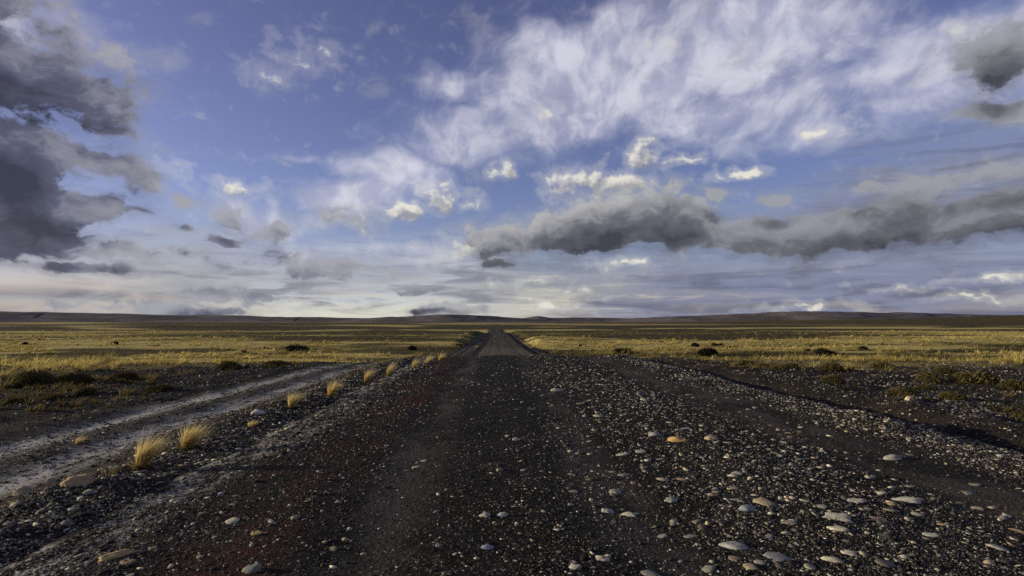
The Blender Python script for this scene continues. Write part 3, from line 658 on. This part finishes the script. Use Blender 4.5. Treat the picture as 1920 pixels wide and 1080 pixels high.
# stones one can pick out, pressed into the road: parts of the road
STONE_ME = [stone_mesh('stone', 200 + k, 2) for k in range(10)]
r = np.random.default_rng(12)
NAMED = [
    (-3.78, 5.38, 0.222, 0.75, 0.62, 0.30, (0.3, 0.23, 0.14), 'brown domed boulder on the left verge just below the nearest tufts'),
    (-4.77, 6.00, 0.214, 0.80, 0.60, 0.10, (0.3, 0.24, 0.17), 'tan boulder on the left verge near the picture edge'),
    (-2.46, 3.83, 0.187, 0.36, 0.30, 0.75, (0.36, 0.27, 0.14), 'long thin tan stone lying slantwise at the lower left'),
    (-3.92, 9.56, 0.233, 0.70, 0.55, 0.00, (0.46, 0.43, 0.36), 'whitish stone on the verge beside the middle tufts'),
    (2.53, 4.22, 0.230, 0.62, 0.25, -0.20, (0.3, 0.29, 0.25), 'largest flat grey stone on the right half of the road'),
    (2.41, 4.01, 0.150, 0.60, 0.28, -0.50, (0.36, 0.34, 0.27), 'cream flat stone just below the largest flat grey stone of the road'),
    (1.98, 4.49, 0.152, 0.75, 0.34, -0.10, (0.21, 0.23, 0.26), 'grey slab left of the largest flat stone on the road'),
    (1.56, 3.77, 0.134, 0.65, 0.34, -0.60, (0.27, 0.27, 0.26), 'oval grey stone near the bottom edge right of the road centre'),
    (2.21, 6.98, 0.236, 0.45, 0.40, -0.40, (0.4, 0.26, 0.11), 'orange wedge shaped stone on the middle of the road'),
    (2.65, 7.06, 0.172, 0.60, 0.40, 0.10, (0.38, 0.3, 0.2), 'small orange-cream stone just right of the orange wedge on the road'),
    (2.03, 7.36, 0.152, 0.75, 0.40, 0.00, (0.28, 0.28, 0.25), 'round grey stone just left of the orange wedge on the road'),
    (1.63, 6.45, 0.133, 0.75, 0.40, 0.00, (0.28, 0.29, 0.26), 'grey stone below and left of the orange wedge on the road'),
    (1.46, 4.75, 0.134, 0.70, 0.35, 0.10, (0.26, 0.26, 0.23), 'wide grey stone in the lower centre right of the road'),
    (-0.08, 4.43, 0.075, 0.90, 0.55, 0.20, (0.34, 0.33, 0.29), 'left pale stone of the close pair on the road centre'),
    (0.05, 4.42, 0.083, 0.60, 0.50, -0.10, (0.33, 0.34, 0.33), 'right pale stone of the close pair on the road centre'),
    (0.87, 4.55, 0.085, 0.80, 0.45, -0.40, (0.28, 0.29, 0.26), 'upper grey pebble of the trio right of the road centre'),
    (1.02, 4.48, 0.084, 0.60, 0.45, -0.70, (0.38, 0.36, 0.3), 'cream pebble right of the trio near the road centre'),
    (0.04, 5.74, 0.070, 0.90, 0.80, 0.30, (0.2, 0.18, 0.14), 'upright brownish pebble alone on the dark centre of the road'),
    (0.26, 7.18, 0.108, 0.50, 0.45, 0.20, (0.38, 0.35, 0.28), 'cream pebble alone on the upper road centre'),
    (-0.06, 3.82, 0.093, 0.55, 0.40, -0.20, (0.2, 0.21, 0.27), 'bluish stone low on the road centre'),
    (0.66, 3.61, 0.074, 0.75, 0.50, -0.30, (0.34, 0.32, 0.26), 'pale stone at the bottom edge right of the road centre'),
    (0.48, 3.48, 0.078, 0.65, 0.50, 0.10, (0.33, 0.32, 0.27), 'cream rounded stone touching the bottom edge of the road'),
    (2.95, 4.66, 0.149, 0.45, 0.28, -0.10, (0.36, 0.35, 0.3), 'flat whitish stone above the largest flat grey stone of the road'),
    (3.43, 4.73, 0.177, 0.40, 0.30, -0.35, (0.36, 0.35, 0.31), 'long pale stone far right on the road near its tan wheel track'),
    (3.01, 3.94, 0.111, 0.60, 0.30, -0.50, (0.27, 0.27, 0.23), 'grey stone at the lower right part of the road'),
    (2.22, 3.61, 0.088, 0.65, 0.35, -0.50, (0.38, 0.36, 0.28), 'cream stone at the bottom right of the road'),
    (2.06, 3.51, 0.132, 0.35, 0.30, -0.50, (0.35, 0.33, 0.25), 'long cream sliver at the bottom right of the road'),
    (4.38, 6.25, 0.199, 0.40, 0.40, -0.10, (0.26, 0.26, 0.24), 'long grey stone between the tan wheel track and the gravel ridge'),
    (1.28, 12.20, 0.252, 0.60, 0.40, 0.00, (0.32, 0.32, 0.28), 'pale flat stone far up on the road before the crest'),
    (1.83, 4.86, 0.082, 0.70, 0.40, 0.10, (0.35, 0.27, 0.17), 'tan pebble on the right half of the road above the grey slab'),
    (-1.47, 3.57, 0.114, 0.80, 0.55, 0.20, (0.17, 0.175, 0.15), 'greenish grey rock at the bottom edge left of the road centre'),
    (8.58, 11.68, 0.197, 0.80, 0.80, 0.00, (0.42, 0.34, 0.22), 'cream boulder among the scrub right of the road'),
    (-1.52, 4.47, 0.067, 0.80, 0.70, 0.10, (0.26, 0.23, 0.16), 'brown stone on the left shoulder of the road below the red soil'),
]
taken = [(q[0], q[1], q[2]) for q in NAMED]
cnt = 0
while cnt < 285:
    d = 3.4 * (17 / 3.4) ** (r.random() ** 1.1)
    x = r.normal(2.5, 1.4) if r.random() < 0.62 else r.uniform(-3.0, 6.0)
    if not (-3.0 < x < 5.9) or abs(x) > d * 0.98: continue
    s = (0.095 if 1.0 < x < 4.6 else 0.06) * r.uniform(0.7, 1.0) * r.random() ** -0.25
    s = max(min(s, 0.18), 0.008 * d)
    if any((x - a) ** 2 + (d - b_) ** 2 < (0.6 * (s + c_)) ** 2 for a, b_, c_ in taken): continue
    taken.append((x, d, s))
    sx, sy, sz = s * 0.5, s * 0.5 * r.uniform(0.5, 0.9), s * 0.5 * r.uniform(0.14, 0.30)
    o = obj('stone', STONE_ME[r.integers(0, len(STONE_ME))], road, (x, d, float(ground_z(x, d)) + sz * r.uniform(-0.35, 0.15)),
            (r.normal(0, .10), r.normal(0, .10), r.normal(0.0, 0.5) + (0 if r.random() < .7 else 1.4)), (sx, sy, sz))
    c = (PAL[r.integers(0, 8)] * 0.95 if r.random() < 0.92 else np.array((0.52, 0.37, 0.20))) * r.uniform(0.8, 1.15); o.color = (*c, 1)
    cnt += 1
for i, (x, y, s, w, h, rz, c, label) in enumerate(NAMED):
    sx, sy, sz = s * 0.5, s * 0.5 * w, s * 0.5 * h
    o = obj('stone', stone_mesh('stone', 300 + i, 3), None, (x, y, float(ground_z(x, y)) + sz * 0.10), (0.05, -0.04, rz), (sx, sy, sz), label=label, category='stone')
    if 'road' in label or 'wheel' in label: o['group'] = 'larger stones lying on the gravel road'
    o.color = (min(c[0] * 1.5, .62), min(c[1] * 1.5, .6), min(c[2] * 1.4, .52), 1)

# ------------------------------------------------------------------ plants
def blades(n, seed, height, spread, lean, width, seg, base_c, tip_c, curve=0.35, upright=1.0, hvar=0.45):
    """n curved tapering blades rising from a small foot; returns co, faces, tint"""
    r = np.random.default_rng(seed)
    a = r.uniform(0, 2 * np.pi, n); q = np.sqrt(r.random(n))
    bx, by = np.cos(a) * q * spread * 0.35, np.sin(a) * q * spread * 0.35
    L = height * (1 - hvar * r.random(n) ** 1.3)
    ox, oy = np.cos(a) * q * spread + r.normal(0, spread * .25, n), np.sin(a) * q * spread + r.normal(0, spread * .25, n)
    ox = ox + lean * L * r.uniform(0.4, 1.3, n)
    t = np.linspace(0, 1, seg + 1)
    px = bx[:, None] + ox[:, None] * (t ** 1.6)[None] * upright
    py = by[:, None] + oy[:, None] * (t ** 1.6)[None] * upright
    pz = L[:, None] * (t[None] - curve * (np.hypot(ox, oy) / L)[:, None] * 0.5 * t[None] ** 2.5)
    wd = width * r.uniform(0.6, 1.2, n)[:, None] * (1 - t[None] ** 1.8 * 0.93)
    wa = r.uniform(0, np.pi, n)[:, None]
    lx, ly = np.cos(wa) * wd, np.sin(wa) * wd
    A = np.stack([px - lx, py - ly, pz], -1); B = np.stack([px + lx, py + ly, pz], -1)
    co = np.stack([A, B], 2).reshape(-1, 3)                 # blade, seg, side
    k = np.arange(seg)
    fq = np.stack([2 * k, 2 * k + 1, 2 * k + 3, 2 * k + 2], -1)
    f = (fq[None] + (np.arange(n) * 2 * (seg + 1))[:, None, None]).reshape(-1, 4)
    tn = r.uniform(0.75, 1.2, n)
    col_ = (np.array(base_c)[None, None] * (1 - t)[None, :, None] + np.array(tip_c)[None, None] * t[None, :, None]) * tn[:, None, None]
    tint = np.repeat(col_[:, :, None, :], 2, 2).reshape(-1, 3)
    return co, f, tint
OCHRE, STRAW = (0.55, 0.36, 0.07), (0.80, 0.68, 0.33)

def grass_tuft(x, y, h, spread, n, seed, label, lean=0.62, stalks=26):
    z = float(ground_z(x, y)) - 0.02
    e = obj('grass_tuft', None, None, (x, y, z), label=label, category='grass tuft', group='straw coloured tufts along the left verge')
    co, f, t = blades(n, seed, h, spread * 0.62, lean, 0.0034, 4, OCHRE, STRAW)
    obj('leaf_blades', mesh_np('leaf_blades', co, f, BLADE, True, {'tint': t}), e)
    if stalks:
        co, f, t = blades(stalks, seed + 1, h * 1.36, spread * 0.6, lean * 1.1, 0.0028, 5, (0.65, 0.50, 0.18), (0.82, 0.73, 0.46), hvar=0.3)
        obj('seed_stalks', mesh_np('seed_stalks', co, f, BLADE, True, {'tint': t}), e)
    co, f, t = blades(max(60, n // 3), seed + 2, h * 0.34, spread * 0.95, 0.1, 0.0045, 2, (0.16, 0.115, 0.045), (0.26, 0.19, 0.08))
    obj('dead_thatch', mesh_np('dead_thatch', co, f, BLADE, True, {'tint': t}), e)
    return e
for i, (x, y, h, sp, n, label) in enumerate([
    (-3.74, 6.19, 0.383, 0.174, 420, 'tallest golden grass tuft nearest to the camera on the left verge'),
    (-3.80, 7.20, 0.324, 0.203, 380, 'broad golden grass tuft second nearest on the left verge'),
    (-3.71, 10.49, 0.315, 0.177, 300, 'small golden grass tuft third along the left verge'),
    (-3.40, 11.86, 0.378, 0.211, 300, 'leaning golden grass tuft fourth along the left verge'),
    (-3.39, 15.05, 0.395, 0.183, 240, 'pale grass tuft fifth along the left verge'),
    (-3.05, 16.28, 0.427, 0.183, 240, 'pale upright grass tuft sixth and farthest along the left verge'),
    (-6.01, 8.47, 0.143, 0.103, 120, 'low brownish grass tuft between the two pale ruts of the side track'),
    (-1.70, 4.15, 0.054, 0.051, 70, 'sparse yellow grass wisp on the left shoulder of the road at the bottom'),
    (-3.68, 8.76, 0.131, 0.123, 110, 'low dry grass patch on the verge below the third tuft'),
    (-2.73, 19.06, 0.357, 0.232, 150, 'pale straw tuft in the row leading to the crest, left one'),
    (-2.50, 20.79, 0.351, 0.234, 150, 'pale straw tuft in the row leading to the crest, middle one'),
    (-2.18, 22.40, 0.336, 0.252, 150, 'pale straw tuft in the row leading to the crest, right one'),
]):
    grass_tuft(x, y, h, sp, n, 400 + i * 5, label, stalks=26 if h > 0.25 else 0)

# dark cushion shrubs and bushes
def cushion(seed, n, leaf, c0, c1, flat=0.62, lumps=7, spiky=0.5):
    """dome of short stiff leaves standing out of a lumpy cushion; unit radius"""
    r = np.random.default_rng(seed)
    a = r.uniform(0, 2 * np.pi, n); zc = r.random(n) ** 0.8
    d = np.stack([np.cos(a) * np.sqrt(1 - zc ** 2), np.sin(a) * np.sqrt(1 - zc ** 2), zc], -1)
    lum = np.ones(n)
    for _ in range(lumps):
        q = r.normal(size=3); q[2] = abs(q[2]); q /= np.linalg.norm(q)
        lum += r.uniform(-.30, .26) * np.exp(-((1 - d @ q) / 0.16) ** 2)
    rad = lum * r.uniform(0.72, 1.0, n)
    p = d * rad[:, None] * np.array([1, 1, flat])
    out = d + r.normal(0, 0.45, (n, 3)); out[:, 2] = np.abs(out[:, 2]) * (0.6 + spiky); out /= np.linalg.norm(out, axis=1)[:, None]
    side = np.cross(out, r.normal(size=(n, 3))); side /= np.linalg.norm(side, axis=1)[:, None]
    L = leaf * r.uniform(0.6, 1.5, n)[:, None]
    co = np.stack([p - side * L * 0.22 - out * L * .5, p + side * L * 0.22 - out * L * .5, p + out * L], 1).reshape(-1, 3)
    f = np.arange(n * 3).reshape(-1, 3)
    m = r.random(n)[:, None]
    c = np.array(c0)[None] * (1 - m) + np.array(c1)[None] * m
    return co, f, np.repeat(c * r.uniform(0.7, 1.25, n)[:, None], 3, 0)
def core(seed, flat, c):
    v, f = ico(2); v = v[:, :] * np.array([0.80, 0.80, flat * 0.80])
    v = v * (1 + 0.3 * fbm(v[:, 0] * 2 + seed, v[:, 1] * 2 + v[:, 2], seed, 3))[:, None]
    v[:, 2] = np.maximum(v[:, 2], -0.1)
    return v, f, np.tile(np.array(c), (len(v), 1))
def shrub(name, cat, x, y, rad, flat, c0, c1, seed, label, grp, n=900, leaf=0.13):
    z = float(ground_z(x, y)) - 0.02
    r = np.random.default_rng(seed)
    e = obj(name, None, None, (x, y, z), (0, 0, r.uniform(0, 6)), (rad, rad * r.uniform(.8, 1.1), rad), label=label, category=cat, group=grp)
    co, f, t = cushion(seed, n, leaf, c0, c1, flat)
    obj('foliage', mesh_np('foliage', co, f, SHRUB, True, {'tint': t}), e)
    co, f, t = core(seed, flat, np.array(c0) * 0.7)
    obj('woody_core', mesh_np('woody_core', co, f, SHRUB, True, {'tint': t}), e)
    return e
for i, (x, y, rad, flat, label) in enumerate([
    (-38.07, 108.89, 2.347, 0.30, 'wide low dark bush in the left field just beyond the bare ground'),
    (21.84, 97.79, 1.466, 0.36, 'dark bush in the pale grass nearest the road on its right'),
    (34.33, 91.83, 1.549, 0.50, 'rounded black bush in the pale grass right of the road'),
    (54.95, 93.86, 1.320, 0.42, 'low dark bush farther right in the pale grass, with small ones beside it'),
    (56.31, 101.67, 0.572, 0.65, 'tiny dark bush just left of the low dark bush in the right field'),
    (71.57, 109.73, 0.823, 0.65, 'small dark bush alone at the right in the pale grass'),
    (49.74, 90.32, 0.508, 0.65, 'tiny dark bush below another tiny one in the right field'),
    (43.55, 123.62, 0.927, 0.65, 'small dark bush behind the rounded black bush'),
    (48.50, 125.14, 0.704, 0.65, 'left one of two small dark bushes far in the right field'),
    (49.81, 125.14, 0.704, 0.65, 'right one of two small dark bushes far in the right field'),
    (47.65, 115.06, 0.647, 0.65, 'tiny dark bush just above and right of the rounded black bush'),
    (-16.66, 113.67, 0.852, 0.65, 'small dark bush in the left field near the road dip'),
    (-8.27, 127.18, 0.715, 0.65, 'small dark bush left of the road where it dips'),
    (18.56, 122.23, 0.745, 0.65, 'small dark bush far in the field right of the road dip'),
    (-87.60, 133.85, 0.753, 0.65, 'tiny dark bush far out in the left field'),
    (-107.27, 133.15, 0.624, 0.65, 'tiny dark bush far out at the left picture edge'),
    (-44.79, 102.92, 0.482, 0.65, 'tiny dark bush left of the wide low dark bush'),
]):
    shrub('dark_bush', 'bush', x, y, rad * 1.15, flat * 1.25, (0.016, 0.015, 0.010), (0.034, 0.030, 0.018), 500 + i, label, 'dark bushes standing out in the pale grass', 900, 0.16)
for i, (x, y, rad, flat, label) in enumerate([
    (9.06, 15.23, 0.321, 0.60, 'rounded olive cushion shrub nearest the gravel ridge on the right'),
    (12.20, 15.77, 0.421, 0.55, 'big olive cushion shrub in the middle of the right scrub'),
    (10.67, 14.10, 0.211, 0.55, 'small olive cushion shrub just below the big one in the right scrub'),
    (9.66, 11.89, 0.290, 0.55, 'olive cushion shrub low in the right scrub'),
    (9.15, 12.72, 0.340, 0.40, 'flat brown cushion shrub left of the low olive one'),
    (13.09, 15.25, 0.536, 0.45, 'wide cushion shrub toward the right picture edge'),
    (11.13, 18.73, 0.395, 0.50, 'cushion shrub behind the rounded one near the gravel ridge'),
    (14.14, 20.56, 0.405, 0.50, 'cushion shrub at the edge of the pale grass on the right'),
    (14.64, 18.21, 0.316, 0.50, 'cushion shrub behind the big one in the right scrub'),
    (13.14, 14.21, 0.366, 0.50, 'cushion shrub cut by the right picture edge'),
    (10.07, 19.45, 0.383, 0.45, 'low cushion shrub in front of the pale grass on the right'),
    (9.53, 21.51, 0.373, 0.45, 'low cushion shrub nearest the crest on the right side'),
    (-13.10, 16.59, 0.583, 0.50, 'large tussocky shrub at the left picture edge'),
    (-12.04, 16.75, 0.510, 0.50, 'large tussocky shrub second from the left picture edge'),
    (-11.17, 17.61, 0.454, 0.50, 'tussocky shrub in front of the left grass edge'),
    (-10.09, 14.42, 0.338, 0.45, 'low dark shrub on the bare ground left'),
    (-10.16, 13.49, 0.284, 0.45, 'low dark shrub nearest to the side track on the left'),
    (-10.52, 12.90, 0.224, 0.50, 'dark shrub at the far left below the grass edge'),
    (-8.58, 14.92, 0.294, 0.45, 'dark shrub left of the outer rut'),
    (-9.32, 24.23, 0.477, 0.45, 'dark shrub near the middle of the left bare ground'),
    (-10.01, 21.80, 0.429, 0.45, 'dark shrub at the grass edge left of the middle one'),
]):
    shrub('cushion_shrub', 'shrub', x, y, rad, flat * 1.15, (0.045, 0.038, 0.014), (0.150, 0.120, 0.044), 600 + i, label, 'cushion shrubs on the bare ground beside the road', 1500, 0.11)

# ---- steppe grass: one mass of tussocks
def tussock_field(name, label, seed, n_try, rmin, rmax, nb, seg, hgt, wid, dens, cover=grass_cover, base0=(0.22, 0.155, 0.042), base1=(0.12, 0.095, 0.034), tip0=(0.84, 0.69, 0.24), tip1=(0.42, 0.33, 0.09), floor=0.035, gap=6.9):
    r = np.random.default_rng(seed)
    d = rmin * (rmax / rmin) ** r.random(n_try); u = r.uniform(-1.12, 1.12, n_try)
    x, y = u * d, d
    area = 2.24 * d * d * math.log(rmax / rmin) / n_try
    cov = cover(x, y)
    hth_shade = heath_shade_cover(x, y)
    clump = 0.04 + 1.9 * np.clip(0.5 + 1.6 * fbm(x / 4.0, y / 4.0, 71, 4) + 1.3 * fbm(x / 14, y / 8, 73, 3), 0, 1)
    keep = r.random(n_try) < dens(d) * area * np.clip(cov * 1.1 + floor, 0, 1) * clump * (1 - 0.75 * hth_shade) * (np.abs(x - 0.6) > gap)
    x, y, cov, hth_shade = x[keep], y[keep], cov[keep], hth_shade[keep]
    n = len(x)
    NV = 16
    protos = [blades(nb, seed + 30 + k, 1.0, 0.42, 0.40, wid, seg, (1, 1, 1), (1, 1, 1), hvar=0.55) for k in range(NV)]
    pv = np.stack([p[0] for p in protos]); pf = protos[0][1]; pt = np.stack([p[2] for p in protos])
    tpar = np.tile(np.repeat(np.linspace(0, 1, seg + 1), 2), nb)[None, :, None]
    k = r.integers(0, NV, n)
    hs = hgt * np.clip(r.lognormal(-0.12, 0.38, n), 0.4, 2.0) * (0.45 + 0.65 * np.clip(cov, 0, 1)); ws = hs * r.uniform(0.9, 1.7, n)
    ang = r.normal(0, 0.35, n); ca, sa = np.cos(ang)[:, None], np.sin(ang)[:, None]
    v = pv[k]
    vx = (v[..., 0] * ca - v[..., 1] * sa) * ws[:, None] + x[:, None]
    vy = (v[..., 0] * sa + v[..., 1] * ca) * ws[:, None] + y[:, None]
    vz = v[..., 2] * hs[:, None] + (land(x, y) - 0.03)[:, None]
    co = np.stack([vx, vy, vz], -1).reshape(-1, 3)
    f = (pf[None] + (np.arange(n) * pv.shape[1])[:, None, None]).reshape(-1, pf.shape[1])
    mixv = np.clip(0.5 + 1.5 * fbm(x / 7, y / 7, 81, 3) + r.normal(0, .25, n), 0, 1)[:, None]
    bare = (1 - np.clip(cov * 1.3, 0, 1))[:, None]
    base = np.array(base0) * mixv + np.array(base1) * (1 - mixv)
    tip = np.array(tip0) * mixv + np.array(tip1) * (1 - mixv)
    tip = tip * (1 - 0.6 * hth_shade[:, None]); base = base * (1 - 0.6 * hth_shade[:, None])
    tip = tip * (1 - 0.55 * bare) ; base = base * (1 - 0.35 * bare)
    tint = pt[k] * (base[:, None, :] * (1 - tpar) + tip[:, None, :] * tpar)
    print(name, 'tussocks', n, 'tris', len(f) * 2)
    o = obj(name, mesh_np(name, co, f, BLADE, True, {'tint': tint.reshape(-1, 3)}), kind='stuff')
    o['label'] = label; o['category'] = 'grass'
    return o
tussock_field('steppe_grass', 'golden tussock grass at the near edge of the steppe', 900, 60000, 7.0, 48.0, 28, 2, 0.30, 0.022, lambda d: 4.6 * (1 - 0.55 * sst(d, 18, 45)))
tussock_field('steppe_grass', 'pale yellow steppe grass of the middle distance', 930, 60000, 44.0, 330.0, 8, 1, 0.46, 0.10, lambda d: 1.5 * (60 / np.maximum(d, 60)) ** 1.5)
def bare_cover(x, y):
    side = np.where(x > 0, sst(x, 7.2, 9.0), sst(-x, 7.4, 9.0))
    return (1 - 0.7 * grass_cover(x, y)) * side * np.where(x > 0, 0.85, 0.85)
tussock_field('low_scrub', 'low brown scrub dotting the bare ground beside the road', 960, 40000, 6.0, 34.0, 22, 1, 0.18, 0.06, lambda d: 6.5, bare_cover,
              (0.060, 0.046, 0.017), (0.036, 0.029, 0.012), (0.26, 0.20, 0.064), (0.085, 0.068, 0.024), 0.0)
def verge_cover(x, y):
    return (np.exp(-((x + 4.15) / 0.5) ** 2) + 0.25 * np.exp(-((x + 7.6) / 0.5) ** 2) + 0.5 * np.exp(-((x - 7.5) / 0.5) ** 2)) * (0.35 + 0.65 * sst(y, 6, 30))
tussock_field('verge_wisps', 'short dry grass wisps and litter scattered along the verges of the road', 990, 40000, 3.4, 40.0, 14, 2, 0.17, 0.03, lambda d: 9.0, verge_cover,
              (0.16, 0.115, 0.045), (0.10, 0.075, 0.035), (0.52, 0.40, 0.17), (0.24, 0.18, 0.08), 0.0, 0.0)
